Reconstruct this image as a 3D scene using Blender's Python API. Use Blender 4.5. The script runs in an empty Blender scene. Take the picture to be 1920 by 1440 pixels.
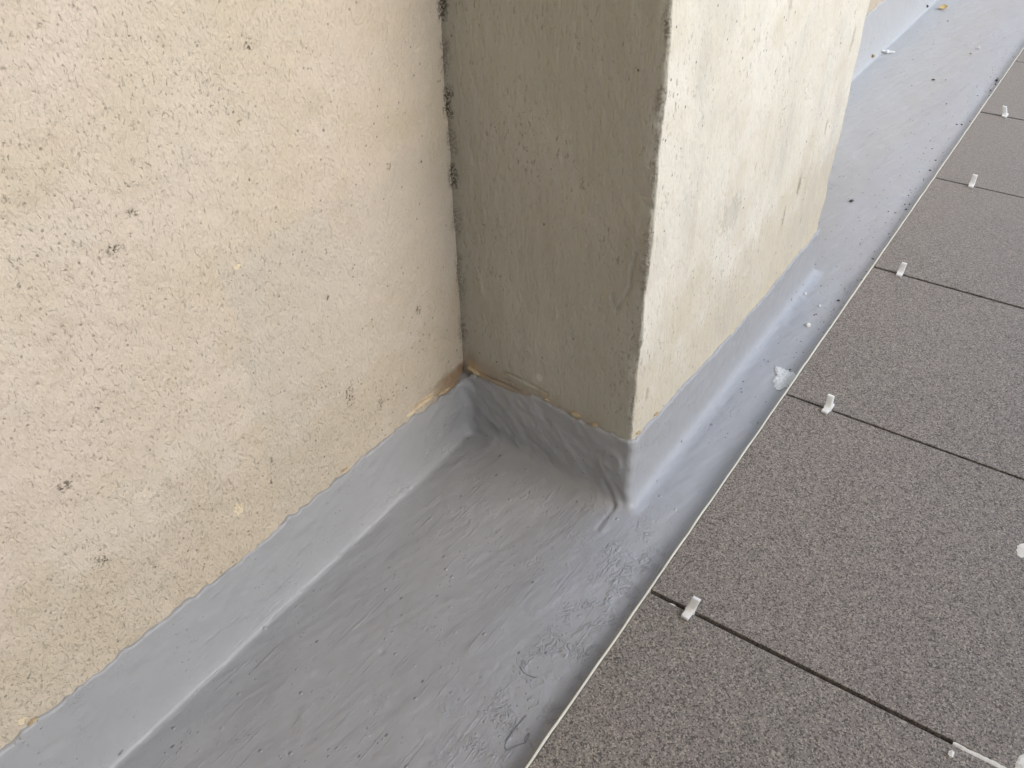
import bpy, bmesh, math, random
import numpy as np
from mathutils import Matrix, Vector

# ------------------------------------------------------------------ camera
sc = bpy.context.scene
COL = sc.collection
cam = bpy.data.cameras.new('camera'); cam_o = bpy.data.objects.new('camera', cam); COL.objects.link(cam_o)
cam.sensor_width = 36.0; cam.lens = 30.63; cam.clip_start = 0.01; cam.clip_end = 200
cam_o.matrix_world = Matrix.Translation((0.4213, -0.4251, 0.5848)) @ (
    Matrix.Rotation(0.61371, 4, 'Z') @ Matrix.Rotation(0.89774, 4, 'X') @ Matrix.Rotation(-0.0205, 4, 'Z'))
sc.camera = cam_o
sc.cycles.max_bounces = 6; sc.cycles.diffuse_bounces = 4; sc.cycles.glossy_bounces = 2

# ------------------------------------------------------------------ sky, sun, exposure
SUN_EL, SUN_AZ = math.radians(29), math.radians(87)      # azimuth clockwise from +Y
world = bpy.data.worlds.new('World'); sc.world = world; world.use_nodes = True
wt = world.node_tree; bg = wt.nodes['Background']
sky = wt.nodes.new('ShaderNodeTexSky'); sky.sky_type = 'NISHITA'; sky.sun_disc = False
sky.sun_elevation = SUN_EL; sky.sun_rotation = SUN_AZ; sky.air_density = 1.0; sky.dust_density = 1.0; sky.ozone_density = 1.0
wt.links.new(sky.outputs[0], bg.inputs[0]); bg.inputs[1].default_value = 0.15
sl = bpy.data.lights.new('sun', 'SUN'); sl.energy = 1.15; sl.angle = math.radians(52); sl.color = (1.0, 0.985, 0.96)
so = bpy.data.objects.new('sun', sl); COL.objects.link(so)
sd = Vector((math.sin(SUN_AZ)*math.cos(SUN_EL), math.cos(SUN_AZ)*math.cos(SUN_EL), math.sin(SUN_EL)))
so.rotation_euler = sd.to_track_quat('Z', 'Y').to_euler(); so.location = sd*5
sc.view_settings.view_transform = 'Standard'; sc.view_settings.look = 'None'
sc.view_settings.gamma = 1; sc.view_settings.use_curve_mapping = False
sc.view_settings.exposure = 1.12

# ------------------------------------------------------------------ numpy noise
def _hash(ix, iy, iz, seed):
    h = (ix.astype(np.uint32)*np.uint32(374761393) + iy.astype(np.uint32)*np.uint32(668265263)
         + iz.astype(np.uint32)*np.uint32(2246822519) + np.uint32(seed*3266489917 & 0xffffffff))
    h = (h ^ (h >> np.uint32(13)))*np.uint32(1274126177)
    h = (h ^ (h >> np.uint32(15)))*np.uint32(2654435761)
    return ((h >> np.uint32(8)) & np.uint32(0xffff)).astype(np.float32)/32767.5 - 1
def vnoise(x, y, z=None, seed=0):
    x = np.asarray(x, np.float32); y = np.asarray(y, np.float32) + 0*x
    z = (0*x if z is None else np.asarray(z, np.float32) + 0*x)
    x0, y0, z0 = np.floor(x), np.floor(y), np.floor(z)
    fx, fy, fz = x-x0, y-y0, z-z0
    fx, fy, fz = [t*t*t*(t*(t*6-15)+10) for t in (fx, fy, fz)]
    X, Y, Z = [a.astype(np.int64) & 0xffffffff for a in (x0, y0, z0)]
    r = 0
    for dx in (0, 1):
        for dy in (0, 1):
            for dz in (0, 1):
                w = (fx if dx else 1-fx)*(fy if dy else 1-fy)*(fz if dz else 1-fz)
                r = r + w*_hash((X+dx) & 0xffffffff, (Y+dy) & 0xffffffff, (Z+dz) & 0xffffffff, seed)
    return r
def fbm(x, y, z=None, seed=0, o=3, g=.5):
    r = 0; a = 1.0
    for i in range(o):
        f = 2.03**i
        r = r + a*vnoise(np.asarray(x)*f, np.asarray(y)*f, None if z is None else np.asarray(z)*f, seed+i*17); a *= g
    return r
def sstep(a, b, x):
    t = np.clip((x-a)/(b-a), 0, 1); return t*t*(3-2*t)
def seg_d(px, py, pts):
    d = np.full(np.shape(px), 9.0, np.float32)
    for (ax, ay), (bx, by) in zip(pts[:-1], pts[1:]):
        vx, vy = bx-ax, by-ay
        t = np.clip(((px-ax)*vx+(py-ay)*vy)/(vx*vx+vy*vy), 0, 1)
        d = np.minimum(d, np.hypot(px-ax-t*vx, py-ay-t*vy))
    return d

# ------------------------------------------------------------------ object helpers
def link(name, me, parent=None, mat=None):
    o = bpy.data.objects.new(name, me); COL.objects.link(o)
    if mat is not None: me.materials.append(mat)
    if parent is not None: o.parent = parent
    return o
def tag(o, label=None, cat=None, group=None, kind=None):
    if label: o['label'] = label
    if cat: o['category'] = cat
    if group: o['group'] = group
    if kind: o['kind'] = kind
    return o
def np_mesh(name, verts, quads, normals=None, smooth=True):
    me = bpy.data.meshes.new(name)
    me.vertices.add(len(verts)); me.vertices.foreach_set('co', np.ascontiguousarray(verts, np.float32).ravel())
    n = len(quads); me.loops.add(n*4); me.loops.foreach_set('vertex_index', np.ascontiguousarray(quads, np.int32).ravel())
    me.polygons.add(n); me.polygons.foreach_set('loop_start', np.arange(0, n*4, 4, dtype=np.int32))
    me.polygons.foreach_set('loop_total', np.full(n, 4, np.int32))
    me.update(calc_edges=True); me.validate()
    me.polygons.foreach_set('use_smooth', np.full(len(me.polygons), smooth))
    if normals is not None: me.normals_split_custom_set_from_vertices([tuple(v) for v in normals])
    return me
def grid_quads(nu, nv, flip=False):
    i = np.arange(nu*nv).reshape(nu, nv)
    q = np.stack([i[:-1, :-1], i[1:, :-1], i[1:, 1:], i[:-1, 1:]], -1).reshape(-1, 4)
    return q[:, ::-1] if flip else q
def ramp_coords(*segs):       # (start, end, step) chunks joined into one increasing list
    out = [segs[0][0]]
    for a, b, s in segs:
        n = max(1, int(round((b-a)/s))); out += list(np.linspace(a, b, n+1)[1:])
    return np.array(out, np.float32)
def bm_obj(name, bm, mat, parent=None, smooth=False):
    me = bpy.data.meshes.new(name); bm.to_mesh(me); bm.free()
    if smooth: me.polygons.foreach_set('use_smooth', [True]*len(me.polygons))
    return link(name, me, parent, mat)
def box(bm, x0, x1, y0, y1, z0, z1, bev=0.0, seg=1):
    r = bmesh.ops.create_cube(bm, size=1)
    for v in r['verts']:
        v.co = Vector(((x0+x1)/2+v.co.x*(x1-x0), (y0+y1)/2+v.co.y*(y1-y0), (z0+z1)/2+v.co.z*(z1-z0)))
    if bev:
        es = list({e for v in r['verts'] for e in v.link_edges})
        bmesh.ops.bevel(bm, geom=es, offset=bev, segments=seg, affect='EDGES', profile=.6)

# ------------------------------------------------------------------ material helpers
class M:
    def __init__(s, name):
        s.m = bpy.data.materials.new(name); s.m.use_nodes = True; s.t = s.m.node_tree
        s.b = s.t.nodes['Principled BSDF']
        s.pos = s.t.nodes.new('ShaderNodeNewGeometry').outputs['Position']
        sp = s.t.nodes.new('ShaderNodeSeparateXYZ'); s.t.links.new(s.pos, sp.inputs[0]); s.x, s.y, s.z = sp.outputs
    def put(s, sock, v):
        if hasattr(v, 'is_linked') or isinstance(v, bpy.types.NodeSocket): s.t.links.new(v, sock)
        else: sock.default_value = v
    def f(s, op, a, b=0.0, c=0.0, clamp=False):
        n = s.t.nodes.new('ShaderNodeMath'); n.operation = op; n.use_clamp = clamp
        for i, v in enumerate((a, b, c)): s.put(n.inputs[i], v)
        return n.outputs[0]
    def mul(s, a, b): return s.f('MULTIPLY', a, b)
    def add(s, a, b): return s.f('ADD', a, b)
    def sub(s, a, b): return s.f('SUBTRACT', a, b)
    def ss(s, v, a, b):       # smoothstep a->b gives 0->1 (a>b allowed)
        n = s.t.nodes.new('ShaderNodeMapRange'); n.interpolation_type = 'SMOOTHSTEP'
        lo, hi = (a, b) if a < b else (b, a)
        s.put(n.inputs[0], v); n.inputs[1].default_value = lo; n.inputs[2].default_value = hi
        n.inputs[3].default_value, n.inputs[4].default_value = (0, 1) if a < b else (1, 0)
        return n.outputs[0]
    def map(s, scale=(1, 1, 1), rot=(0, 0, 0), loc=(0, 0, 0)):
        n = s.t.nodes.new('ShaderNodeMapping'); s.put(n.inputs[0], s.pos)
        n.inputs['Location'].default_value = loc; n.inputs['Rotation'].default_value = rot; n.inputs['Scale'].default_value = scale
        return n.outputs[0]
    def noise(s, scale, detail=2, rough=.5, vec=None, dist=0, col=False):
        n = s.t.nodes.new('ShaderNodeTexNoise'); s.put(n.inputs['Vector'], s.pos if vec is None else vec)
        n.inputs['Scale'].default_value = scale; n.inputs['Detail'].default_value = detail
        n.inputs['Roughness'].default_value = rough; n.inputs['Distortion'].default_value = dist
        return n.outputs['Color' if col else 'Fac']
    def vor(s, scale, vec=None, feature='F1', rnd=1, out='Distance'):
        n = s.t.nodes.new('ShaderNodeTexVoronoi'); n.feature = feature; s.put(n.inputs['Vector'], s.pos if vec is None else vec)
        n.inputs['Scale'].default_value = scale; n.inputs['Randomness'].default_value = rnd
        return n.outputs[out]
    def sep(s, c):
        n = s.t.nodes.new('ShaderNodeSeparateColor'); s.put(n.inputs[0], c); return n.outputs
    def mix(s, fac, a, b):
        n = s.t.nodes.new('ShaderNodeMix'); n.data_type = 'RGBA'; s.put(n.inputs[0], fac)
        for k, v in ((6, a), (7, b)):
            s.put(n.inputs[k], (*v, 1) if isinstance(v, tuple) and len(v) == 3 else v)
        return n.outputs[2]
    def scalecol(s, c, k):
        n = s.t.nodes.new('ShaderNodeVectorMath'); n.operation = 'SCALE'; s.put(n.inputs[0], c); s.put(n.inputs[3], k); return n.outputs[0]
    def bump(s, h, dist, strength=1.0, prev=None):
        n = s.t.nodes.new('ShaderNodeBump'); n.inputs['Distance'].default_value = dist; n.inputs['Strength'].default_value = strength
        s.put(n.inputs['Height'], h)
        if prev is not None: s.t.links.new(prev, n.inputs['Normal'])
        return n.outputs[0]
    def spot(s, c, r, rough=0.6, nscale=220, a=0.75, b=0.55):   # ragged blotch mask round a world point
        d = None
        for ax, cc, rr in zip((s.x, s.y, s.z), c, r):
            if rr is None: continue
            q = s.f('POWER', s.mul(s.sub(ax, cc), 1/rr), 2.0); q = s.f('ABSOLUTE', q); d = q if d is None else s.add(d, q)
        d = s.f('SQRT', d)
        return s.ss(s.add(d, s.mul(s.sub(s.noise(nscale, 3), .5), 2*rough)), a+.12, b-.1)
    def out(s, color, rough=.6, normal=None, spec=.5):
        s.put(s.b.inputs['Base Color'], (*color, 1) if isinstance(color, tuple) else color)
        s.put(s.b.inputs['Roughness'], rough); s.b.inputs['Specular IOR Level'].default_value = spec
        if normal is not None: s.t.links.new(normal, s.b.inputs['Normal'])
        return s.m
def mx(m, *v):
    r = v[0]
    for q in v[1:]: r = m.f('MAXIMUM', r, q)
    return r
def plain(name, col, rough=.6, nz=60, amp=.12, bump=.0002, spec=.4):
    m = M(name); n = m.noise(nz, 4, .6)
    k = m.add(m.mul(m.sub(n, .5), 2*amp), 1.0)
    return m.out(m.scalecol((*col,), k) if False else m.mix(n, tuple(c*(1-amp*1.6) for c in col), tuple(min(1, c*(1+amp*1.6)) for c in col)),
                 rough, m.bump(m.noise(nz*5, 3), bump), spec)

# --- roughcast wall
def wall_material():
    m = M('cream_roughcast')
    wob = m.map((1, 1, 1))
    big = m.noise(9, 3, .55); mid = m.noise(30, 3, .6)
    col = m.mix(m.ss(big, .35, .7), (.580, .494, .375), (.622, .540, .437))
    col = m.mix(m.mul(m.ss(mid, .55, .75), .35), col, (.55, .50, .42))
    pink = m.mul(m.ss(m.noise(6, 2, .5, m.map((1, 1, 1), loc=(2, 3, 1))), .42, .62), .55)
    col = m.mix(pink, col, (.632, .532, .448))
    wn = m.mul(m.sub(m.noise(28, 4, .6), .5), .035)
    damp = m.mul(m.mul(m.ss(m.add(m.y, wn), -.147, -.139), m.ss(m.add(m.z, wn), .322, .295)), m.ss(m.add(m.y, wn), .20, .15))
    col = m.mix(m.mul(damp, .70), col, (.545, .482, .398))
    # pits: short marks standing on end, bump shade and dirt painted into each
    v1 = m.map((1, 1, .55), (math.radians(9), 0, 0))
    n1 = m.noise(520, 2, .55, v1, .5)
    v2 = m.map((1, 1, .6), (math.radians(-12), 0, 0), (3, 1, 2))
    n2 = m.noise(620, 2, .6, v2, .4)
    rough_zone = m.ss(m.add(m.mul(m.y, -1.0), m.mul(m.sub(m.noise(14, 2), .5), .25)), -.02, .16)
    p1 = m.mul(m.ss(n1, .37, .26), m.add(m.mul(rough_zone, .75), .25))
    p2 = m.ss(n2, .39, .30)
    low = m.ss(m.add(m.z, m.mul(m.sub(m.noise(22, 2), .5), .14)), .21, .12)
    pit = mx(m, p1, m.mul(p2, m.add(m.mul(low, .75), .2)))
    col = m.mix(m.mul(pit, m.add(m.mul(m.ss(m.noise(35, 3), .42, .68), .30), .10)), col, (.20, .165, .115))
    tan_patch = m.ss(m.add(m.noise(17, 3, .6), m.mul(low, .30)), .50, .74)  # tan patches, denser towards the foot of the wall
    col = m.mix(m.mul(tan_patch, .45), col, (.50, .425, .30))
    # black mould dots
    vd = m.vor(165); vr = m.sep(m.vor(165, out='Color'))
    dot = m.mul(m.ss(vd, .20, .09), m.ss(m.add(vr[0], m.mul(m.noise(26, 2), .35)), 1.08, 1.12))
    dots_low = m.mul(m.mul(m.ss(vd, .22, .10), m.ss(vr[1], .80, .84)), low)
    col = m.mix(m.mul(mx(m, m.mul(dot, .6), m.mul(dots_low, .75)), .8), col, (.05, .042, .03))
    blot = None
    for (y, z, ry, rz) in ((.0373, .1734, .006, .007), (-.055, .1425, .008, .017), (-.188, .3626, .007, .005), (-.205, .349, .009, .005),
                           (-.28, .228, .009, .007), (-.2787, .1614, .007, .009), (-.0856, .427, .005, .007), (-.140, .137, .005, .006), (-.147, .121, .003, .004), (-.12, .40, .0025, .003), (-.24, .43, .003, .006),
                           (-.022, .112, .007, .014), (.02, .31, .004, .005), (.055, .30, .003, .004), (-.245, .262, .004, .005), (-.06, .238, .003, .004)):
        b = m.spot((0, y, z), (None, ry*.75, rz*.8), 1.15, 150, 1.05, .4); blot = b if blot is None else m.f('MAXIMUM', blot, b)
    blot = m.mul(blot, m.ss(m.add(m.noise(430, 3, .65), 0.0), .50, .60)); col = m.mix(m.mul(blot, .78), col, (.055, .045, .03))
    # scraped fresh plaster patches
    chip = None
    for (y, z, ry, rz) in ((-.1778, .118, .0055, .008), (.036, .0755, .016, .004), (.015, .074, .010, .003), (-.36, .0905, .004, .003), (-.13, .3, .003, .002)):
        b = m.spot((0, y, z), (None, ry, rz), .7, 350, .8, .7); chip = b if chip is None else m.f('MAXIMUM', chip, b)
    col = m.mix(m.mul(chip, .9), col, (.74, .62, .43))
    # brown seam just above the membrane, towards the pillar
    edge_n = m.add(m.z, m.mul(m.sub(m.noise(120, 3), .5), .012))
    seam = m.mul(m.mul(m.ss(edge_n, .087, .078), m.ss(m.y, .03, .075)), m.ss(m.y, .2, .15))
    col = m.mix(m.mul(seam, .85), col, (.28, .18, .10))
    # mould in the corner with the pillar
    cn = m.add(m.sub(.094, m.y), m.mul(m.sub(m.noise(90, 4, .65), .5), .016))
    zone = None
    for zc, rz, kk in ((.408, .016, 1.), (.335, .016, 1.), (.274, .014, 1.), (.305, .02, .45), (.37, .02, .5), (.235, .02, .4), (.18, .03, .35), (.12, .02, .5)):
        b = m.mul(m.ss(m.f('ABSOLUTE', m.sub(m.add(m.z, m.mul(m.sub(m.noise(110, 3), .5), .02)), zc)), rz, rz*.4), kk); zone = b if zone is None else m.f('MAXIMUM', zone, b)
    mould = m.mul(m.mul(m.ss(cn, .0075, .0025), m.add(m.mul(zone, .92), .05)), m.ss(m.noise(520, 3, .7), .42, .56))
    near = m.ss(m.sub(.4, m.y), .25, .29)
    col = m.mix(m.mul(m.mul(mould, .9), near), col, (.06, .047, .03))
    h = m.add(m.mul(n1, 1.1), m.mul(n2, .5))
    h = m.sub(h, m.mul(pit, .5)); h = m.sub(h, m.mul(blot, .35)); h = m.sub(h, m.mul(chip, .3))
    h = m.add(h, m.mul(m.noise(190, 2, .5, v1), .8)); nb = m.bump(h, .0013, .9); nb = m.bump(m.noise(1100, 2), .00025, .6, nb)
    return m.out(col, .85, nb, .25)

# --- painted smooth render of the pillar
XF, Y0, Y1, YB = .1877, .0925, .0818, .567      # pillar: side plane, front y at wall / at edge, back y
def pillar_material():
    m = M('cream_pillar_paint')
    big = m.noise(10, 3, .6); streak = m.noise(42, 4, .6, m.map((1, 1, .16)))
    col = m.mix(m.ss(big, .32, .72), (.65, .605, .50), (.71, .67, .575))
    col = m.mix(m.mul(m.ss(streak, .55, .72), .30), col, (.47, .42, .335))
    fine = m.noise(380, 2, .6, m.map((1, 1, .45)))
    fine2 = m.noise(700, 2, .6, m.map((1, 1, .55)))
    patch = m.ss(m.noise(20, 3, .6), .45, .66)
    pit = m.mul(m.ss(fine, .39, .29), m.add(m.mul(patch, .70), .30))
    grain = m.mul(m.ss(fine2, .40, .30), patch)
    col = m.mix(m.mul(mx(m, pit, m.mul(grain, .7)), .6), col, (.22, .18, .125))
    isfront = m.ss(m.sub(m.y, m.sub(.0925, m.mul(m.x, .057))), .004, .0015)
    # grey brown laid over the front face, standing in for its shade
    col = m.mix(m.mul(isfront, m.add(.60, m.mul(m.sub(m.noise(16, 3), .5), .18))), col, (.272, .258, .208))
    # rust brown wash where the render ends above the membrane
    lowf = m.mul(m.ss(m.add(m.add(m.z, m.mul(m.x, .14)), m.mul(m.sub(m.noise(40, 3), .5), .05)), .115, .078), isfront)
    col = m.mix(m.mul(lowf, .40), col, (.29, .185, .11))
    stain = None
    for (c, r, k) in (((XF, .437, .175), (None, .010, .022), .9), ((XF, .4907, .2175), (None, .004, .016), .9), ((XF, .52, .30), (None, .007, .03), .5),
                      ((XF, .40, .155), (None, .005, .02), .7), ((XF, .30, .40), (None, .012, .04), .4), ((XF, .2397, .2278), (None, .04, .03), .35),
                      ((XF, .47, .12), (None, .006, .01), .6), ((XF, .105, .118), (None, .006, .012), .6)):
        b = m.mul(m.spot(c, r, .8, 160, .6, .4), k); stain = b if stain is None else m.f('MAXIMUM', stain, b)
    tan_patch = m.mul(m.ss(m.add(m.noise(15, 3, .6), m.mul(m.ss(m.add(m.z, m.mul(m.sub(m.noise(20, 3), .5), .16)), .27, .10), .34)), .50, .80), m.sub(1, isfront))  # tan patches off the front face, more of them lower down
    col = m.mix(m.mul(tan_patch, .48), col, (.53, .455, .325))
    blotch = m.mul(m.ss(m.noise(13, 4, .65, m.map((1, 1, .6), loc=(1, 5, 2))), .47, .68), m.sub(1, isfront))
    col = m.mix(m.mul(blotch, .42), col, (.49, .465, .405))
    col = m.mix(m.mul(m.mul(stain, .65), m.sub(1, isfront)), col, (.20, .165, .10))
    # worn arris: dirt on the front side, bared pale render round it
    ed = m.sub(XF, m.x); en = m.mul(m.sub(m.noise(85, 4, .65), .5), .016)
    arr = m.mul(m.ss(m.add(ed, en), .0075, .001), isfront)
    ezone = m.ss(m.noise(1, 3, .7, m.map((0, 0, 22), loc=(4, 0, 0))), .42, .62)
    col = m.mix(m.mul(m.mul(arr, m.add(m.mul(ezone, .62), .10)), m.ss(m.noise(420, 3, .7), .40, .58)), col, (.085, .065, .042))
    # mould in the wall corner
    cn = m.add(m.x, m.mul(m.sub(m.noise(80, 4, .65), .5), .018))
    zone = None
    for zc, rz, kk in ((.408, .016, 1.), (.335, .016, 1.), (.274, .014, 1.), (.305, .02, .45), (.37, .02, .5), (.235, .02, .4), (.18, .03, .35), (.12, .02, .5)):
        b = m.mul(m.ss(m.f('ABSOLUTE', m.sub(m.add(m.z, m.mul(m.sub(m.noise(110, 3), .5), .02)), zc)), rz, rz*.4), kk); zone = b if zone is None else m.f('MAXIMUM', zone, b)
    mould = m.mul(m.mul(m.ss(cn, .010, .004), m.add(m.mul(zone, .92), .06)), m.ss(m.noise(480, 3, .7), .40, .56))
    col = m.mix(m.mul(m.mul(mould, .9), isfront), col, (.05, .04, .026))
    vd = m.vor(95); vr = m.sep(m.vor(95, out='Color'))
    dot = m.mul(m.ss(vd, .13, .05), m.ss(vr[0], .80, .86))
    col = m.mix(m.mul(dot, .75), col, (.07, .055, .04))
    pale = m.mul(m.spot((.0905, .087, .106), (.0042, None, .0050), .5, 300, .9, .75), isfront)
    flk = None
    for (x, z, rx, rz) in ((.131, .083, .006, .003), (.150, .081, .004, .0022), (.098, .090, .004, .002), (.012, .083, .010, .006), (.02, .078, .01, .0025)):
        b = m.spot((x, 0, z), (rx, None, rz), .7, 400, .8, .6); flk = b if flk is None else m.f('MAXIMUM', flk, b)
    col = m.mix(m.mul(pale, .7), col, (.62, .58, .50)); col = m.mix(m.mul(m.mul(flk, isfront), .75), col, (.50, .36, .20))
    edge = m.mul(m.ss(m.add(m.z, m.mul(m.sub(m.noise(150, 3), .5), .012)), .079, .073), m.sub(1, isfront))
    col = m.mix(m.mul(edge, .15), col, (.72, .60, .36))
    dash = m.mul(m.ss(m.noise(240, 2, .5, m.map((1, 1, .16), loc=(3, 0, 7))), .27, .20), m.sub(1, isfront))
    col = m.mix(m.mul(dash, .55), col, (.27, .23, .165)); pit = m.f('MAXIMUM', pit, dash)
    h = m.add(m.add(m.mul(fine, .8), m.mul(fine2, .35)), m.mul(m.noise(150, 2, .5, m.map((1, 1, .5))), 1.2))
    h = m.sub(h, m.mul(pit, .4))
    nb = m.bump(h, .0012, .9)
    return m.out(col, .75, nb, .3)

# --- grey waterproof coating
def coat_material():
    m = M('grey_waterproof_coating')
    big = m.noise(13, 3, .55); mid = m.noise(45, 3, .6)
    col = m.mix(m.ss(big, .32, .70), (.338, .338, .338), (.356, .356, .355))
    col = m.mix(m.mul(m.ss(mid, .55, .75), .2), col, (.30, .302, .30))
    far_sheen = m.ss(m.add(m.y, m.mul(m.sub(m.noise(12, 3), .5), .5)), .35, 1.1)  # coating paled with distance, standing in for sky reflection
    col = m.mix(m.mul(far_sheen, .75), col, (.50, .50, .485))
    sky_lit = m.mul(m.ss(m.add(m.x, m.mul(m.sub(m.noise(16, 3), .5), .05)), .150, .19), m.ss(m.add(m.y, m.mul(m.sub(m.noise(16, 3), .5), .16)), -.18, .04))  # strip past the pillar paled in colour as if lit by sky
    col = m.mix(m.mul(sky_lit, m.add(.2, m.mul(m.ss(m.z, .02, .004), .4))), col, (.435, .445, .465))
    dsp = m.vor(170, m.map((1, .6, 1))); dcr = m.sep(m.vor(170, m.map((1, .6, 1)), out='Color'))
    sp = m.mul(m.ss(dsp, .22, .10), m.ss(m.add(dcr[0], m.mul(m.ss(m.y, .12, .5), .16)), .93, .98))
    dirtband = m.mul(m.mul(m.ss(m.noise(300, 3, .65), .60, .68), m.ss(m.add(m.x, m.mul(m.sub(m.noise(30, 2), .5), .06)), .17, .235)), m.ss(m.y, .25, .5))
    col = m.mix(m.mul(mx(m, m.mul(sp, .75), m.mul(dirtband, .35)), 1.0), col, (.10, .105, .115))
    smear = m.mul(m.ss(m.noise(60, 3, .6, m.map((1, .3, 1))), .64, .74), m.ss(m.noise(300, 3), .45, .6))
    col = m.mix(m.mul(smear, .25), col, (.20, .205, .215))
    th = math.radians(15)
    s1 = m.noise(520, 3, .6, m.map((1, .040, .25), (0, 0, th)))
    s2 = m.noise(150, 3, .5, m.map((1, .10, .3), (0, 0, math.radians(8))))
    szone = m.ss(m.noise(18, 2), .36, .58)
    # pimples of grit under the paint
    pd = m.vor(105, feature='SMOOTH_F1'); pr = m.sep(m.vor(105, out='Color'))
    pd = m.vor(105)
    pim = m.mul(m.ss(pd, .22, .0), m.ss(pr[0], .66, .95))
    pd2 = m.vor(260); pr2 = m.sep(m.vor(260, out='Color'))
    pzone = m.ss(m.noise(26, 2), .48, .62)
    pim2 = m.mul(m.mul(m.ss(pd2, .30, .05), m.ss(pr2[1], .55, .62)), pzone)
    crz = m.mul(m.ss(m.add(m.x, m.mul(m.sub(m.noise(24, 3), .5), .10)), .175, .215), m.ss(m.y, .12, .02))
    crz2 = m.mul(m.ss(m.add(m.noise(20, 3, .6), m.mul(m.ss(m.y, -.06, .02), .12)), .55, .66), m.ss(m.y, .09, .06))
    crumb = m.f('ABSOLUTE', m.sub(m.noise(150, 4, .55, None, .8), .5))
    crumb = m.mul(m.ss(crumb, .0, .16), m.ss(m.noise(55, 3, .6), .40, .62))
    lum = m.noise(60, 3, .5)
    ridge = m.mul(m.ss(m.add(m.mul(s1, .6), m.mul(s2, .4)), .57, .64), szone)
    h = m.add(m.mul(s1, m.add(m.mul(szone, .07), .03)), m.mul(ridge, m.mul(m.ss(m.y, .10, .02), .26)))
    h = m.add(h, m.mul(pim, .7)); h = m.add(h, m.mul(pim2, .5)); h = m.add(h, m.mul(lum, .6)); h = m.add(h, m.mul(m.noise(210, 3, .6), m.mul(m.ss(m.noise(22, 2), .54, .68), .4)))
    h = m.add(h, m.mul(m.mul(crumb, mx(m, m.mul(crz, .8), m.mul(crz2, .32))), .85))
    nb = m.bump(h, .0015, .9)
    nb = m.bump(m.noise(900, 2), .00012, .5, nb)
    rgh = m.add(.36, m.mul(m.noise(40, 3), .14))
    return m.out(col, rgh, nb, .5)

# --- speckled porcelain tile
def tile_material():
    m = M('speckled_porcelain')
    c1 = m.sep(m.vor(860, out='Color')); c2 = m.sep(m.vor(1400, out='Color'))
    big = m.noise(11, 3, .6); mid = m.noise(45, 2)
    oi = m.t.nodes.new('ShaderNodeObjectInfo').outputs['Random']
    base = m.mix(m.ss(m.add(big, m.mul(m.sub(oi, .5), .18)), .38, .64), (.240, .206, .178), (.232, .206, .176))
    base = m.mix(m.mul(m.ss(mid, .5, .75), .3), base, (.235, .205, .172))
    dark = m.ss(c1[0], .70, .80); lite = m.ss(c1[1], .78, .88)
    col = m.mix(m.mul(lite, .75), base, (.43, .37, .30))
    col = m.mix(m.mul(dark, .88), col, (.08, .066, .053))
    col = m.mix(m.mul(m.ss(c2[0], .80, .88), .55), col, (.07, .064, .055))
    col = m.mix(m.mul(m.ss(c2[1], .90, .95), .5), col, (.52, .46, .40))
    col = m.mix(m.mul(m.ss(m.add(m.y, m.mul(m.sub(m.noise(9, 4, .6), .5), .7)), .3, 1.2), .5), col, (.31, .275, .235))  # far tiles lightened in colour for the sky they would reflect
    h = m.add(m.mul(c1[0], .5), m.mul(m.noise(260, 3), 1.0))
    return m.out(col, .55, m.bump(h, .00035, .6), .45)

MAT_WALL, MAT_PIL, MAT_COAT, MAT_TILE = wall_material(), pillar_material(), coat_material(), tile_material()
MAT_TRIM = plain('cream_trim_paint', (.78, .745, .63), .45, 90, .08, .0001)
MAT_BED = plain('dark_mortar_bed', (.055, .045, .036), .9, 140, .35, .0008)
MAT_SPACER = M('white_spacer_plastic').out((.86, .85, .81), .42, None, .45)
MAT_SPACER.node_tree.nodes['Principled BSDF'].inputs['Subsurface Weight'].default_value = .8
MAT_SPACER.node_tree.nodes['Principled BSDF'].inputs['Subsurface Radius'].default_value = (.006, .006, .0055)
MAT_SPACER.node_tree.nodes['Principled BSDF'].inputs['Subsurface Scale'].default_value = 1.0
MAT_WHITE = plain('dried_white_adhesive', (.78, .755, .69), .85, 200, .10, .0006)
MAT_GREY_ADH = plain('dried_pale_adhesive', (.74, .75, .73), .85, 220, .14, .0006)
MAT_DIRT = plain('dark_dirt', (.085, .08, .068), .9, 400, .3, .0003)
MAT_OCHRE = plain('ochre_crumb', (.36, .27, .12), .9, 300, .3, .0004)
MAT_LEAF = plain('dry_yellow_leaf', (.58, .44, .20), .8, 300, .25, .0003)
MAT_FIBRE = plain('painted_over_bristle', (.19, .195, .205), .6, 200, .15, .0001)
MAT_PLAIN = plain('unseen_blocker_pale', (.56, .55, .52), .85, 20, .08, .0004)

# ------------------------------------------------------------------ coated gutter floor with its upturns (one skin)
ZT, XE = .015, .2520                     # tile top, outer edge of the trim
def interp(x, xs, ys): return np.interp(x, xs, ys)
def hw(y):      # ragged top of the coating on the wall
    b = interp(y, [-1, -.372, -.26, -.19, -.07, .005, .06, .0925, .5, .9, 2, 8], [.083, .081, .078, .072, .0725, .0705, .064, .063, .066, .101, .1015, .10])
    return b + .0015*fbm(y*130, y*0, seed=3, o=3) + .0016*fbm(y*28, y*0, seed=9, o=2)
def hf(x):
    b = interp(x, [0, .0147, .0458, .0875, .1326, .165, .1878], [.066, .0735, .0745, .0815, .0785, .0815, .0835])
    return b + .0014*fbm(x*170, x*0, seed=5, o=3) + .0012*fbm(x*45, x*0, seed=6, o=2)
def hs(y):
    b = interp(y, [.08, .0873, .16, .27, .383, .495, .57, .62], [.0825, .081, .077, .0685, .0635, .067, .065, .065])
    return b + .0013*fbm(y*150, y*0, seed=7, o=3) + .0011*fbm(y*36, y*0, seed=8, o=2)
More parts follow.
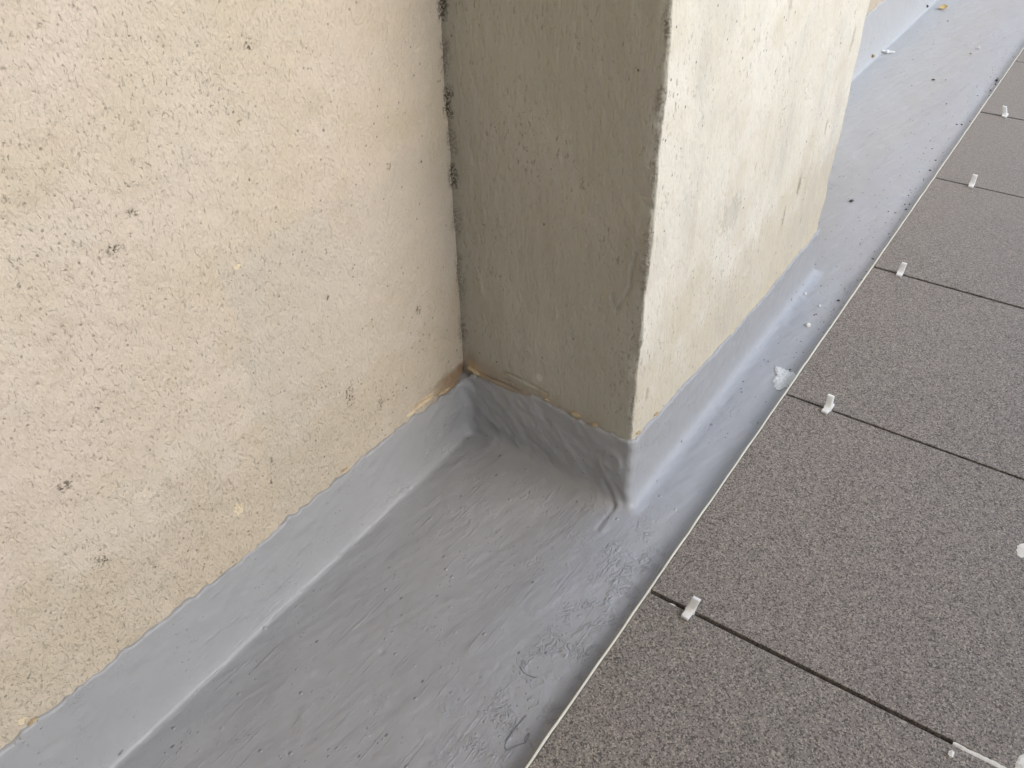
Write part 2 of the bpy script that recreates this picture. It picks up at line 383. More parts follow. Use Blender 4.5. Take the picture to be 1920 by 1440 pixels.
def smin(a, b, k):
    h = np.clip(.5+.5*(b-a)/k, 0, 1); return b+(a-b)*h - k*h*(1-h)
def smax(a, b, k): return -smin(-a, -b, k)
FN = np.array([-.0107, -.1877]); FN = FN/np.linalg.norm(FN)     # front plane outward normal
def base_sdf(x, y, z, hwv=None, hfv=None, hsv=None, flo=None):
    if hwv is None: hwv, hfv, hsv = hw(y), hf(x), hs(y)
    if flo is None: flo = floor_h(x, y)
    T = .0022
    fl = z-flo
    far_ = sstep(.6, 1.1, y); flare = (.0062+.0085*far_)*np.exp(-np.maximum(z-flo, 0)/(.0085+.012*far_))
    w = smax(x-T-flare, z-hwv, .0016)
    df = (x-0)*FN[0]+(y-Y0)*FN[1]-T
    ds = x-XF-T-flare; db = y-YB-T
    plan = smax(smax(df, ds, .007), db, .012)
    t = sstep(.0, .007, y-(Y0+(Y1-Y0)*x/XF))
    hp = hfv*(1-t)+hsv*t
    p = smax(plan, z-hp, .0016)
    up = smin(w, p, .016)
    k = .0032 + .016*(1-sstep(.012, .035, np.abs(y-.072)))*sstep(.01, .04, x)*(1-sstep(.16, .20, x)) + .007*sstep(.16, .20, x)
    return smin(fl, up, k)
def floor_h(x, y):
    return (.0011*fbm(x*14, y*9, seed=21, o=2) + .0014*sstep(.6, 2.5, y)
            + .0056*sstep(.10, .25, x) - .0030*(1-sstep(-.01, .115, x))*(1-sstep(.02, .09, y)))
gx = ramp_coords((-.0065, .2545, .00165)); gz = ramp_coords((-.0075, .1125, .00165))
gy = ramp_coords((-.95, -.42, .006), (-.42, .60, .00165), (.60, 1.2, .004), (1.2, 2.2, .008), (2.2, 7.5, .05))
def coat_surface():
    nx, ny, nz = len(gx), len(gy), len(gz)
    XX, YY = np.meshgrid(gx, gy, indexing='ij')
    HW, HF, HS, FL = hw(YY), hf(XX), hs(YY), floor_h(XX, YY)
    D = np.empty((nx, ny, nz), np.float32)
    for k in range(nz): D[:, :, k] = base_sdf(XX, YY, np.float32(gz[k]), HW, HF, HS, FL)
    S = D < 0
    cs = S[:-1, :-1, :-1].astype(np.int8)
    cnt = np.zeros_like(cs)
    for a in (0, 1):
        for b in (0, 1):
            for c in (0, 1): cnt += S[a:nx-1+a, b:ny-1+b, c:nz-1+c]
    act = (cnt > 0) & (cnt < 8)
    idx = np.full(act.shape, -1, np.int32); ci, cj, ck = np.nonzero(act); idx[ci, cj, ck] = np.arange(len(ci))
    acc = np.zeros((len(ci), 3)); num = np.zeros(len(ci))
    cs_ = [(a, b, c) for a in (0, 1) for b in (0, 1) for c in (0, 1)]
    for p in cs_:
        for ax in range(3):
            if p[ax]: continue
            q = list(p); q[ax] = 1
            d0 = D[ci+p[0], cj+p[1], ck+p[2]]; d1 = D[ci+q[0], cj+q[1], ck+q[2]]
            c = (d0 < 0) != (d1 < 0)
            t = np.where(c, d0/np.where(d0 == d1, 1, d0-d1), 0)
            P0 = np.stack([gx[ci+p[0]], gy[cj+p[1]], gz[ck+p[2]]], 1); P1 = np.stack([gx[ci+q[0]], gy[cj+q[1]], gz[ck+q[2]]], 1)
            acc += np.where(c[:, None], P0+(P1-P0)*t[:, None], 0); num += c
    V = acc/num[:, None]
    F = []
    for ax in range(3):
        o = [(1, 0, 0), (0, 1, 0), (0, 0, 1)][ax]
        A = S[:nx-o[0], :ny-o[1], :nz-o[2]]; B = S[o[0]:, o[1]:, o[2]:]
        i, j, k = np.nonzero(A != B); pos = A[i, j, k]
        u, v = [(1, 2), (2, 0), (0, 1)][ax]
        I = np.stack([i, j, k], 1)
        ok = (I[:, u] > 0) & (I[:, v] > 0) & (I[:, u] < [nx, ny, nz][u]-1) & (I[:, v] < [nx, ny, nz][v]-1)
        I = I[ok]; pos = pos[ok]
        def cell(du, dv):
            J = I.copy(); J[:, u] -= du; J[:, v] -= dv; return idx[J[:, 0], J[:, 1], J[:, 2]]
        q = np.stack([cell(1, 1), cell(0, 1), cell(0, 0), cell(1, 0)], 1)
        q[~pos] = q[~pos][:, ::-1]
        F.append(q)
    F = np.concatenate(F)
    # settle the vertices on the true surface
    def grad(P, e=2e-4):
        g = np.stack([base_sdf(P[:, 0]+e, P[:, 1], P[:, 2])-base_sdf(P[:, 0]-e, P[:, 1], P[:, 2]),
                      base_sdf(P[:, 0], P[:, 1]+e, P[:, 2])-base_sdf(P[:, 0], P[:, 1]-e, P[:, 2]),
                      base_sdf(P[:, 0], P[:, 1], P[:, 2]+e)-base_sdf(P[:, 0], P[:, 1], P[:, 2]-e)], 1)/(2*e)
        return g
    for it in range(2):
        g = grad(V); d = base_sdf(V[:, 0], V[:, 1], V[:, 2])
        V = V - np.clip(d/np.maximum((g*g).sum(1), .25), -.0012, .0012)[:, None]*g
    g = grad(V); N = g/np.maximum(np.linalg.norm(g, axis=1), 1e-6)[:, None]
    x, y, z = V.T
    steep = 1-np.abs(N[:, 2])
    # trowelled unevenness, brush ridges, lumps
    th = math.radians(14); a = x*math.cos(th)-y*math.sin(th)*-1*-1; a = x*math.cos(th)+y*-math.sin(th)
    b = x*math.sin(th)+y*math.cos(th)
    h = .00045*fbm(x*38, y*26, z*38, seed=31, o=3)
    h = h + .00022*fbm(a*190, b*22, z*160, seed=33, o=2)*(1-steep)
    wobble = sstep(.0, .06, z)*(1-sstep(.06, .075, z))
    h = h + wobble*.0006*fbm(x*90, y*70, z*90, seed=35, o=2)
    cz = np.clip(sstep(.165, .215, x+.045*fbm(x*24, y*24, seed=41, o=2))*(1-sstep(.0, .10, y))*(1-steep), 0, 1)
    h = h + cz*.0007*np.abs(fbm(x*125, y*125, z*80, seed=43, o=3))
    # front upturn of the pillar: slack lumpy skin
    fr = (y < Y0) & (y > Y0-.05) & (x > .0) & (x < XF+.01)
    h = h + np.where(fr, steep*.0011*fbm(x*75+z*40, y*40, z*60, seed=51, o=3), 0)
    # raised fold beside the outer corner and its crease
    fold = seg_d(x, z, [(.158, .046), (.172, .022), (.184, .006)])
    h = h + np.where(fr, .0016*np.exp(-(fold/.0035)**2) - .0016*np.exp(-((seg_d(x, z, [(.156, .040), (.168, .018), (.180, .004)]))/.0018)**2), 0)
    bl = np.hypot((x-.172)/.010, (z-.052)/.012); h = h + np.where(fr, .0018*np.exp(-((bl-.8)/.3)**2), 0)
    # dents and marks beside the far pillar corner
    for (px, py, r, dpt) in ((.2015, .497, .006, .0010), (.198, .47, .004, -.0009), (.2035, .43, .006, .0010), (.1029, -.1573, .0022, -.0014), (.0953, -.14, .004, .0006),
                             (.118, -.09, .0035, .0007), (.07, -.2, .004, .0008), (.09, -.23, .0035, .0009), (.135, -.19, .003, .0007)):
        h = h + dpt*np.exp(-((x-px)**2+(y-py)**2)/(r*r))*(1-steep)
    V = V + N*h[:, None]
    return V, F
V, F = coat_surface()
# vertex normals over the whole skin so that its parts shade as one
e1 = V[F[:, 2]]-V[F[:, 0]]; e2 = V[F[:, 3]]-V[F[:, 1]]; fn = np.cross(e1, e2)
VN = np.zeros_like(V)
for c in range(4):
    for k in range(3): VN[:, k] += np.bincount(F[:, c], fn[:, k], len(V))
VN /= np.maximum(np.linalg.norm(VN, axis=1), 1e-12)[:, None]
cen = V[F].mean(1)
x, y, z = cen.T
rise = z > .010
dw = x; dp = np.maximum(np.maximum((x*FN[0]+(y-Y0)*FN[1]), x-XF), y-YB)
part = np.where(~rise, 0, np.where(dw < dp, 1, 2))
part = np.where((part == 1) & (y > .33), 3, part)
def sub_mesh(name, mask):
    f = F[mask]; used = np.unique(f); remap = np.full(len(V), -1); remap[used] = np.arange(len(used))
    return np_mesh(name, V[used], remap[f], VN[used])
floor = tag(link('gutter_floor', sub_mesh('gutter_floor', part == 0), None, MAT_COAT), kind='structure')
for k, lab in ((1, 'grey coating turned up the cream wall before the pillar'), (2, 'grey coating turned up round the foot of the pillar'), (3, 'grey coating turned up the wall beyond the pillar')):
    u = link('upstand', sub_mesh('upstand', part == k), floor, MAT_COAT); u['label'] = lab

# ------------------------------------------------------------------ the rendered wall
wy = ramp_coords((-1.35, -.42, .02), (-.42, .10, .0016), (.10, 1.1, .03), (1.1, 2.2, .006), (2.2, 7.5, .08))
wz = ramp_coords((-.02, .055, .01), (.055, .56, .0016), (.56, 1.55, .03))
WY, WZ = np.meshgrid(wy, wz, indexing='ij')
wh = .0007*fbm(WY*16, WZ*16, seed=61, o=3) + .00045*fbm(WY*70, WZ*55, seed=63, o=2)
rz_ = sstep(-.02, .18, -WY+.1*vnoise(WY*14, WZ*14, seed=67))
wh = wh + .00050*(.35+.65*rz_)*fbm(WY*230, WZ*150, seed=65, o=2)
wh = np.minimum(wh, .0016)
wv = np.stack([wh, WY, WZ], -1).reshape(-1, 3)
wall = tag(link('rendered_wall', np_mesh('rendered_wall', wv, grid_quads(len(wy), len(wz))), None, MAT_WALL),
           'long cream roughcast wall with darkened pits, behind the pillar', 'wall')

# ------------------------------------------------------------------ the pillar
def pillar_mesh():
    fx = ramp_coords((-.01, XF-.012, .0016)); r = .0026
    pts = []; nrm = []
    fdir = np.array([XF, Y1-Y0]); fdir = fdir/np.linalg.norm(fdir)
    for xx in fx[:-1]: pts.append((xx, Y0+(Y1-Y0)*xx/XF)); nrm.append(tuple(FN))
    c = np.array([XF-r, Y1+r+.0003]); a0 = math.atan2(FN[1], FN[0])
    xs0 = pts[-1][0]
    for xx in np.arange(xs0+.0016, c[0]-.0002, .0016): pts.append((xx, Y0+(Y1-Y0)*xx/XF)); nrm.append(tuple(FN))
    for t in np.linspace(0, 1, 8):
        a = a0+(0-a0)*t; pts.append((c[0]+r*math.cos(a), c[1]+r*math.sin(a))); nrm.append((math.cos(a), math.sin(a)))
    for yy in ramp_coords((c[1]+.0016, .40, .0016), (.40, YB-.014, .003))[:-1]: pts.append((XF, yy)); nrm.append((1, 0))
    R = .013; c2 = (XF-R, YB-R)
    for t in np.linspace(0, 1, 8):
        a = t*math.pi/2; pts.append((c2[0]+R*math.cos(a), c2[1]+R*math.sin(a))); nrm.append((math.cos(a), math.sin(a)))
    for xx in (.12, .06, -.01): pts.append((xx, YB)); nrm.append((0, 1))
    P = np.array(pts); Nn = np.array(nrm)
    pz = ramp_coords((-.02, .05, .01), (.05, .46, .0016), (.46, .7, .01), (.7, 1.55, .05))
    PX = P[:, 0][:, None]+0*pz[None]; PY = P[:, 1][:, None]+0*pz[None]; PZ = pz[None]+0*PX
    h = .0009*fbm(PX*13, PY*13, PZ*11, seed=71, o=3) + .00030*fbm(PX*120, PY*120, PZ*45, seed=73, o=2)
    # chipped, uneven arris and far edge
    dA = np.hypot(PX-XF, PY-Y1); w = np.exp(-(dA/.006)**2)
    h = h + w*(.0012*fbm(PZ*32, PZ*0, seed=75, o=3)-.0004 - .0016*np.clip(fbm(PX*140, PY*140, PZ*90, seed=77, o=3)-.25, 0, 1))
    dB = np.hypot(PX-XF, PY-YB); h = h + np.exp(-(dB/.03)**2)*(.0020*fbm(PZ*15, PZ*0, seed=79, o=3))
    front = (Nn[:, 1] < -.9)[:, None]
    lip = lambda pl, s, a: np.where(front, a*np.exp(-(seg_d(PX, PZ, pl)/s)**2), 0)
    # lifted slivers of render and the hairline crack on the front face
    l1 = [(.020, .0765), (.046, .0775), (.073, .079)]; l2 = [(.050, .092), (.079, .0945), (.099, .0905)]
    for l in (l1, l2):
        up = [(a, b-.0022) for a, b in l]
        h = h + lip(up, .0024, .0016)*1.0 - lip([(a, b+.0006) for a, b in l], .0012, .0016)
    ck = [(.1775, .262), (.174, .245), (.1745, .232), (.169, .217), (.166, .212), (.163, .2025), (.1585, .218)]
    h = h - lip(ck, .0012, .0016) + lip([(a-.0026, b) for a, b in ck], .0026, .0006)
    # a trowel ridge up the sunlit side
    sidem = (Nn[:, 0] > .9)[:, None]
    h = h + np.where(sidem, .0012*np.exp(-(seg_d(PY, PZ, [(.392, .075), (.405, .15), (.43, .21), (.44, .32)])/.006)**2), 0)
    h = np.minimum(h, .0017)
    VX = PX+Nn[:, 0][:, None]*h; VY = PY+Nn[:, 1][:, None]*h
    vv = np.stack([VX, VY, PZ], -1).reshape(-1, 3)
    return np_mesh('pillar', vv, grid_quads(len(P), len(pz)))
pillar = tag(link('pillar', pillar_mesh(), None, MAT_PIL), 'cream square pillar with a shaded front and a bright side', 'pillar')

MAT_FLAKE = plain('bared_tan_render', (.50, .40, .26), .9, 260, .2, .0006)
def flake(parent, origin, u, n, pts, lift, mat, label=None):
    '''thin broken sliver: outline pts in (along u, up) metres, standing off the face along n'''
    o_, u_, n_ = Vector(origin), Vector(u).normalized(), Vector(n).normalized(); w_ = Vector((0, 0, 1))
    bm = bmesh.new(); fr, bk = [], []
    for i, (a, b) in enumerate(pts):
        p = o_+u_*a+w_*b; fr.append(bm.verts.new(p+n_*(lift*(.6+.4*((i*37) % 5)/4)))); bk.append(bm.verts.new(p-n_*.001))
    c = bm.verts.new(sum((v.co for v in fr), Vector())/len(fr)+n_*lift*.35); k = len(fr)
    for i in range(k):
        j = (i+1) % k; bm.faces.new((fr[i], fr[j], c)); bm.faces.new((fr[j], fr[i], bk[i], bk[j]))
    bmesh.ops.recalc_face_normals(bm, faces=bm.faces)
    o = bm_obj('render_flake', bm, mat, parent)
    if label: o['label'] = label
    return o
def shard(L, H, slope=0.0, seed=0, n=9):
    r_ = random.Random(seed); up = [(-L+2*L*i/n, slope*(-L+2*L*i/n)+H*(1-abs(-1+2*i/n)**2.5)*r_.uniform(.55, 1)) for i in range(n+1)]
    dn = [(a, slope*a-H*.8*(1-abs(a/L)**2.5)*r_.uniform(.4, 1)) for a, _ in up[1:-1]]
    return up+dn[::-1]
FU, FNV = (XF, Y1-Y0, 0), (float(FN[0]), float(FN[1]), 0)
def fp(xx, zz): return (xx, Y0+(Y1-Y0)*xx/XF, zz)
for xx, zz, L, H, sl_, sd_, lf, mt in ((.131, .0835, .0045, .0022, -.1, 1, .0026, MAT_FLAKE), (.1505, .0815, .0035, .0016, .2, 2, .0025, MAT_FLAKE), (.100, .0855, .003, .0013, 0, 3, .0024, MAT_FLAKE),
                                   (.013, .0785, .008, .0022, -.2, 4, .0027, MAT_FLAKE), (.047, .0785, .024, .0011, .05, 5, .0030, MAT_PIL), (.077, .0930, .024, .0010, -.05, 6, .0026, MAT_PIL)):
    flake(pillar, fp(xx, zz), FU, FNV, shard(L, H, sl_, sd_), lf, mt)
for yy, zz, L, H, sl_, sd_, lf in ((.030, .0755, .0150, .0032, -.10, 7, .0024), (.060, .0690, .0090, .0020, -.15, 8, .0026), (-.075, .0755, .0030, .0010, 0, 9, .0024), (-.356, .0850, .0030, .0015, 0, 10, .0024)):
    flake(wall, (0, yy, zz), (0, 1, 0), (1, 0, 0), shard(L, H, sl_, sd_), lf, plain('pale_bared_render', (.66, .53, .36), .9, 300, .15, .0006) if sd_ == 7 else MAT_FLAKE)
for yy, zz, sd_ in ((.0925, .0845, 11), (.1265, .0812, 12)):
    flake(pillar, (XF, yy, zz), (0, 1, 0), (1, 0, 0), shard(.0035, .0016, -.1, sd_), .0024, MAT_FLAKE)

# ------------------------------------------------------------------ tiled terrace: bed, trim, tiles
bm = bmesh.new(); box(bm, XE+.003, 1.66, -1.35, 7.5, -.03, .0045)
tfloor = tag(bm_obj('tile_floor', bm, MAT_BED), kind='structure')
ty = ramp_coords((-1.35, -.3, .05), (-.3, 2.2, .004), (2.2, 7.5, .1))
prof = [(0, -.012), (0, ZT+.0002), (.0004, ZT+.0006), (.0013, ZT+.0006), (.0016, ZT+.0002), (.0016, -.012)]
tv = []
for yy in ty:
    dx = float(.00028*fbm(yy*40, 0.0*yy, seed=81, o=3)); dz = float(.0002*vnoise(yy*70, 0*yy, seed=83))
    tv += [(XE+px+dx*(1 if i < 3 else .5), yy, pz+(dz if pz > 0 else 0)) for i, (px, pz) in enumerate(prof)]
tr = link('edge_trim', np_mesh('edge_trim', np.array(tv), grid_quads(len(ty), len(prof), True), smooth=False), tfloor, MAT_TRIM)
tr['label'] = 'thin cream metal strip along the tile edge'
J = .0034; TX0 = XE+.0020; TL = .6
bm = bmesh.new(); box(bm, 0, TL, J/2, .3-J/2, -.0100, 0, .0007, 2)
tile_me = bpy.data.meshes.new('tile'); bm.to_mesh(tile_me); bm.free(); tile_me.materials.append(MAT_TILE)
rnd = random.Random(4)
for c in range(2):
    for k in range(-4, 22):
        t = link('tile', tile_me, tfloor)
        t.location = (TX0+c*(TL+J), k*.3, ZT+rnd.uniform(-.0004, .0003)); t.rotation_euler = (rnd.uniform(-.0006, .0006), rnd.uniform(-.0004, .0004), rnd.uniform(-.0006, .0006))
# skim of white adhesive squeezed up in the nearest joint
def ribbon(name, path, widths, hgt, mat, parent=None, z0=0.0, seed=1, n=60):
    path = np.array(path); s = np.r_[0, np.cumsum(np.linalg.norm(np.diff(path, axis=0), axis=1))]; t = np.linspace(0, s[-1], n)
    px = np.interp(t, s, path[:, 0]); py = np.interp(t, s, path[:, 1]); w = np.interp(t, s, widths)
    dx, dy = np.gradient(px), np.gradient(py); L = np.hypot(dx, dy); nx_, ny_ = -dy/L, dx/L
    m = 9; vv = []
    for i in range(n):
        wl = w[i]*(1+.5*float(vnoise(np.float32(t[i]*420), np.float32(0.3), seed=seed))); wr = w[i]*(1+.5*float(vnoise(np.float32(t[i]*420), np.float32(7.3), seed=seed)))
        for j in range(m):
            q = j/(m-1)*2-1; ww = wl if q < 0 else wr
            X_, Y_ = px[i]+nx_[i]*q*ww, py[i]+ny_[i]*q*ww
            zz = z0+hgt*(1-q*q)*(.8+.5*float(vnoise(np.float32(X_*500), np.float32(Y_*500), seed=seed+1)))*min(1, w[i]/max(widths)*2)-.0004
            vv.append((X_, Y_, zz))
    return link(name, np_mesh(name, np.array(vv), grid_quads(n, m, True)), parent, mat)
gs = ribbon('adhesive_smear', [(.486, 0.0002), (.495, -.0002), (.512, .0003), (.53, -.0004), (.60, .0004), (.70, 0)], [.0011, .0021, .0027, .0024, .0026, .001], .0013, MAT_WHITE, None, ZT-.0006, 91, 120)
tag(gs, 'white adhesive smear filling the end of the nearest tile joint', 'adhesive smear')

# ------------------------------------------------------------------ tile spacers
def spacer_mesh(arms, th=.0035, wd=.0072, skew=(0, 0)):
    """cross in the local YZ plane, extruded along X; arms = (down, near, far, up) lengths"""
    dn, nr, fr, up = arms; h = th/2; sx, sy = skew
    pl = [(-h, -dn), (h, -dn), (h, -h), (h+fr, -h*.9), (h+fr, h*.9), (h, h), (h*.85, h+up), (-h*.85, h+up), (-h, h+.0026), (-h-.0008, h+.0008), (-h-.0026, h*.95), (-h-nr, h*.9), (-h-nr, -h*.9), (-h, -h)]
    bm = bmesh.new()
    vs = []
    for q in (-wd/2, wd/2):
        vs.append([bm.verts.new((q*(.88 if max(abs(a), b) > .004 else 1)+sx*max(0, b), a+sy*max(0, b), b)) for a, b in pl])
    n = len(pl)
    bm.faces.new(vs[0][::-1]); bm.faces.new(vs[1])
    for i in range(n): bm.faces.new((vs[0][i], vs[0][(i+1) % n], vs[1][(i+1) % n], vs[1][i]))
    bmesh.ops.recalc_face_normals(bm, faces=bm.faces)
    bmesh.ops.bevel(bm, geom=bm.edges[:], offset=.0006, segments=3, affect='EDGES', profile=.5)
    me = bpy.data.meshes.new('tile_spacer'); bm.to_mesh(me); bm.free(); me.materials.append(MAT_SPACER)
    return me
GS = 'spacers upright in the tile joints'
for (x_, y_, arms, skew, rz, lab) in (
    (.2890, -.0000, (.0085, .0085, .003, .0135), (.22, .05), -.05, 'white plastic spacer in the nearest tile joint, largest of the upright ones'),
    (.2975, .3000, (.0085, .0080, .0062, .0130), (-.05, .10), -.10, 'white plastic spacer in the joint beside the pale adhesive splat'),
    (.2858, .6000, (.0085, .0065, .0045, .0120), (.10, .10), .02, 'white plastic spacer in the third joint, the middle upright one'),
    (.3040, .9000, (.0085, .0068, .0035, .0130), (.02, .15), .0, 'white plastic spacer in the joint just before the farthest one'),
    (.2920, 1.2000, (.0085, .0050, .0075, .0130), (-.35, .0), -.12, 'white plastic spacer in the farthest joint, leaning left')):
    o = link('tile_spacer', spacer_mesh(arms, skew=skew)); o.location = (x_, y_, ZT+.0017); o.rotation_euler = (0, 0, rz)
    tag(o, lab, 'tile spacer', GS)
o = link('tile_spacer', spacer_mesh((.0115, .006, .006, .0115), .0042, .0036)); o.location = (.0237+.004, 1.4671, .0036+float(floor_h(np.float32(.0277), np.float32(1.4671))))
o.rotation_euler = (0, math.radians(90), math.radians(12)); tag(o, 'white cross spacer lying flat on the grey floor beyond the pillar', 'tile spacer')

# ------------------------------------------------------------------ dried adhesive splats
def splat(name, cx, cy, z0, outline, hgt, mat, label, cat, seed=1, fray=.30):
    """domed, frayed patch from a radial outline [(angle deg, radius)], periodic"""
    na, nr = 120, 10; an = np.linspace(0, 2*math.pi, na, endpoint=False)
    oa = np.radians([a for a, _ in outline]); orr = [r for _, r in outline]
    R = np.interp(an, np.r_[oa, oa[0]+2*math.pi], np.r_[orr, orr[0]])
    R = R*(1+.22*vnoise(2+1.2*np.cos(an), 2+1.2*np.sin(an), seed=seed)+fray*np.clip(vnoise(an*14, an*0+3, seed=seed+2), 0, 1))
    vv = []
    for j in range(nr+1):
        q = j/nr
        for i in range(na):
            X_, Y_ = cx+math.cos(an[i])*R[i]*q, cy+math.sin(an[i])*R[i]*q
            e = (1-q**4)
            vv.append((X_, Y_, z0-.0004+hgt*e*(.75+.45*float(vnoise(np.float32(X_*420), np.float32(Y_*420), seed=seed+5)))))
    q = []
    for j in range(nr):
        for i in range(na):
            a = j*na+i; b = j*na+(i+1) % na; q.append((a, a+na, b+na, b))
    return tag(link(name, np_mesh(name, np.array(vv), np.array(q)), None, mat), label, cat)
splat('adhesive_splat', .2385, .338, float(floor_h(np.float32(.236), np.float32(.338)))+.0006, [(0, .012), (40, .016), (75, .014), (110, .0150), (135, .020), (160, .012), (200, .006), (250, .012), (280, .022), (310, .016)], .0016, MAT_GREY_ADH,
      'pale frayed adhesive splat on the grey floor against the trim', 'adhesive splat', 11)
splat('adhesive_splat', .4990, .2110, ZT, [(0, .014), (90, .015), (140, .013), (180, .0125), (220, .012), (270, .016)], .0022, MAT_WHITE,
      'white adhesive splat on a tile at the right edge', 'adhesive splat', 15, .06)
splat('adhesive_splat', .5335, .0085, ZT, [(0, .016), (90, .014), (150, .012), (180, .0125), (230, .010), (270, .013)], .0022, MAT_WHITE,
      'white adhesive splat by the nearest joint in the bottom right corner', 'adhesive splat', 19, .06)

def fz(x, y): return float(floor_h(np.float32(x), np.float32(y)))
# ------------------------------------------------------------------ crumbs, leaf, bristle
def crumb_mesh(name, s, seed, mat, sub=2):
    bm = bmesh.new(); bmesh.ops.create_icosphere(bm, subdivisions=sub, radius=1)
    r = random.Random(seed); off = [r.uniform(0, 50) for _ in range(3)]
    co = np.array([v.co[:] for v in bm.verts]); d = 1+.38*fbm(co[:, 0]*1.3+off[0], co[:, 1]*1.3+off[1], co[:, 2]*1.3+off[2], seed=seed, o=2)
    for v, k in zip(bm.verts, d): v.co = Vector((v.co.x*k*s[0], v.co.y*k*s[1], v.co.z*k*s[2]))
    me = bpy.data.meshes.new(name); bm.to_mesh(me); bm.free(); me.materials.append(mat); return me
for (nm, px, py, s, mat, lab, cat, z0) in (
    ('dirt_crumb', .0117, 1.8216, (.0050, .0060, .0028), MAT_DIRT, 'dark dirt crumb left of the yellow leaf scrap', 'crumb', .004),
    ('dirt_crumb', .0060, 1.6821, (.0034, .0042, .0025), MAT_DIRT, 'dark dirt crumb on the cove between leaf scrap and lying spacer', 'crumb', .007),
    ('ochre_crumb', .0137, 1.4112, (.0042, .0050, .0032), MAT_OCHRE, 'ochre crumb just below the lying cross spacer', 'crumb', .006),
    ('dirt_crumb', .1437, 1.3517, (.0034, .0020, .0011), MAT_DIRT, 'flat dark crumb alone in the middle of the far grey floor', 'crumb', .001),
    ('dirt_crumb', .1701, .7850, (.0026, .0032, .0014), MAT_DIRT, 'dark brown crumb on grey floor right of the pillar', 'crumb', .001),
    ('adhesive_crumb', .2275, .4442, (.0030, .0036, .0018), MAT_WHITE, 'largest white crumb on the grey floor above the pale splat', 'crumb', .000),
    ('adhesive_crumb', .2246, .4925, (.0015, .0018, .0011), MAT_WHITE, 'tiny white crumb nearer the trim, right of the pillar foot', 'crumb', .000),
    ('adhesive_crumb', .2006, .5102, (.0016, .0018, .0011), MAT_WHITE, 'tiny white crumb close to the far foot of the pillar', 'crumb', .001),
    ('adhesive_crumb', .1744, 1.5791, (.0028, .0034, .0018), MAT_WHITE, 'white crumb on the far grey floor near the trim', 'crumb', .002),
    ('adhesive_crumb', .4868, -.0098, (.0022, .0028, .0012), MAT_WHITE, 'white crumb on the nearest tile below the white smear', 'crumb', ZT),
    ('adhesive_crumb', .2745, -.0026, (.0030, .0008, .0006), MAT_WHITE, 'tiny white chip on the tile edge left of the nearest spacer', 'crumb', ZT-.0003),
    ('ochre_crumb', .1690, 1.5350, (.0020, .0028, .0014), MAT_OCHRE, 'small ochre crumb near the far white crumb', 'crumb', .002),
    ('dirt_crumb', .2440, 1.3950, (.0024, .0034, .0020), MAT_DIRT, 'small black crumb touching the trim at the far end', 'crumb', .001)):
    o = link(nm, crumb_mesh(nm, s, int(px*9999+py*777), mat)); o.location = (px, py, (z0 if z0 > .01 else max(z0, .0)+fz(px, py))+s[2]*.55); tag(o, lab, cat)
    o.data.polygons.foreach_set('use_smooth', [False]*len(o.data.polygons))
# leaf scrap: small curled blade
lv = []
for i in range(9):
    for j in range(7):
        u, v = i/8*2-1, j/6*2-1
        w = (1-abs(u)**2.2)*.9+.1
        lv.append((u*.0105, v*.0075*w, .002+.0030*(v*v*.8)+.0022*u*u*(.5+.5*u)+.0008*math.sin(7*u+3*v)))
leaf = link('leaf_scrap', np_mesh('leaf_scrap', np.array(lv), grid_quads(9, 7)), None, MAT_LEAF)
leaf.location = (.0452, 1.8357, .0020+float(floor_h(np.float32(.0452), np.float32(1.8357)))); leaf.rotation_euler = (.25, -.1, math.radians(55))
sol = leaf.modifiers.new('thickness', 'SOLIDIFY'); sol.thickness = .0008
tag(leaf, 'curled yellow leaf scrap on the far grey floor at the top edge', 'leaf')
def tube(name, pts, r, mat, label, cat):
    cu = bpy.data.curves.new(name, 'CURVE'); cu.dimensions = '3D'; cu.bevel_depth = r; cu.bevel_resolution = 2; cu.resolution_u = 6
    sp = cu.splines.new('NURBS'); sp.points.add(len(pts)-1); sp.use_endpoint_u = True; sp.order_u = 3
    for p, q in zip(sp.points, pts): p.co = (*q, 1); p.radius = 1
    o = bpy.data.objects.new(name, cu); COL.objects.link(o); cu.materials.append(mat)
    dg = bpy.context.evaluated_depsgraph_get(); me = bpy.data.meshes.new_from_object(o.evaluated_get(dg)); bpy.data.objects.remove(o); me.name = name
    me.polygons.foreach_set('use_smooth', [True]*len(me.polygons))
    return tag(link(name, me), label, cat)
loop = [(.2286, -.1422), (.2278, -.1519), (.2276, -.1647), (.2289, -.1701), (.2318, -.1722), (.2334, -.1689), (.2378, -.1622), (.2399, -.1602), (.2390, -.155), (.2382, -.1513), (.2370, -.1584), (.2402, -.1606)]
tube('bristle', [(a, b, fz(a, b)+.0003+.0003*math.sin(i*1.7)) for i, (a, b) in enumerate(loop)], .00034, MAT_FIBRE,
     'looped dark bristle stuck in the coating beside the trim at the bottom', 'bristle')
arc = [(.2017, -.1106), (.2040, -.1124), (.2062, -.1134), (.2104, -.1141), (.2150, -.1134), (.2178, -.1120)]
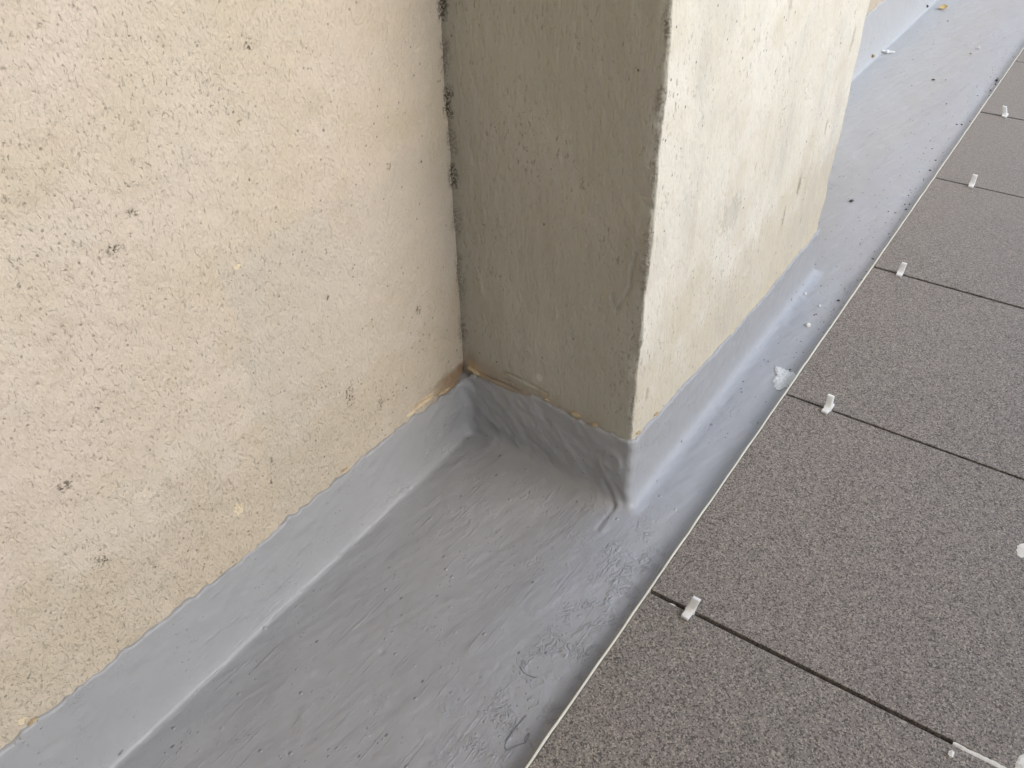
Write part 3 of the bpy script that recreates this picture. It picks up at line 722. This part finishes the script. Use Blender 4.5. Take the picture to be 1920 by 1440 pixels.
tube('bristle', [(a, b, fz(a, b)+.0002) for a, b in arc], .00032, MAT_FIBRE, 'short curved dark bristle on the lumpy coating', 'bristle')

# loose grit lying on the gutter, thickest along the trim: nobody could count it
bm = bmesh.new(); r = random.Random(12)
for i in range(260):
    if i < 190: gy_ = r.uniform(.20, 1.9); gx_ = .2505-abs(r.gauss(0, .018))
    elif i < 260: gy_ = r.uniform(.35, 1.9); gx_ = r.uniform(.20 if gy_ < .6 else .05, .25)
    else: gy_ = r.uniform(.42, .72); gx_ = r.gauss(.222, .014)
    if gx_ < .02 or gx_ > .2508 or (gx_ < XF+.012 and gy_ < YB+.02): continue
    s = min(.0016, .00045*math.exp(r.gauss(0, .45))*(1+gy_*.35))
    bb = bmesh.ops.create_icosphere(bm, subdivisions=1, radius=1)
    rot = Matrix.Rotation(r.uniform(0, 6.3), 3, 'Z')
    k = (r.uniform(.6, 1.6), r.uniform(.6, 1.3), r.uniform(.4, .8)); zz = fz(gx_, gy_)
    for v in bb['verts']:
        q = rot @ Vector((v.co.x*k[0]*s*r.uniform(.8, 1.2), v.co.y*k[1]*s, v.co.z*k[2]*s)); v.co = q+Vector((gx_, gy_, zz+s*.3))
g = tag(bm_obj('loose_grit', bm, MAT_DIRT), kind='stuff')

# ------------------------------------------------------------------ unseen blockers added round the view to shape the light
bm = bmesh.new(); box(bm, -.3, 1.80, -1.55, .12, 1.53, 1.65)
tag(bm_obj('shade_slab', bm, MAT_PLAIN), kind='structure')  # unseen slab added overhead, its edge set by where sky reaches the floor
bm = bmesh.new(); box(bm, -.05, 1.66, -1.56, -1.34, -.03, 1.529)
tag(bm_obj('shade_wall', bm, MAT_PLAIN), 'unseen plain pale wall added behind the viewer to block light', 'wall')  # unseen wall added to keep light off the pillar front
bm = bmesh.new(); box(bm, 1.665, 1.78, -1.56, 7.5, -.03, .62)
tag(bm_obj('baffle', bm, MAT_PLAIN), 'unseen low plain pale baffle added on the outer side to cut low light', 'baffle')  # unseen, added; height set to shade the foot of the wall
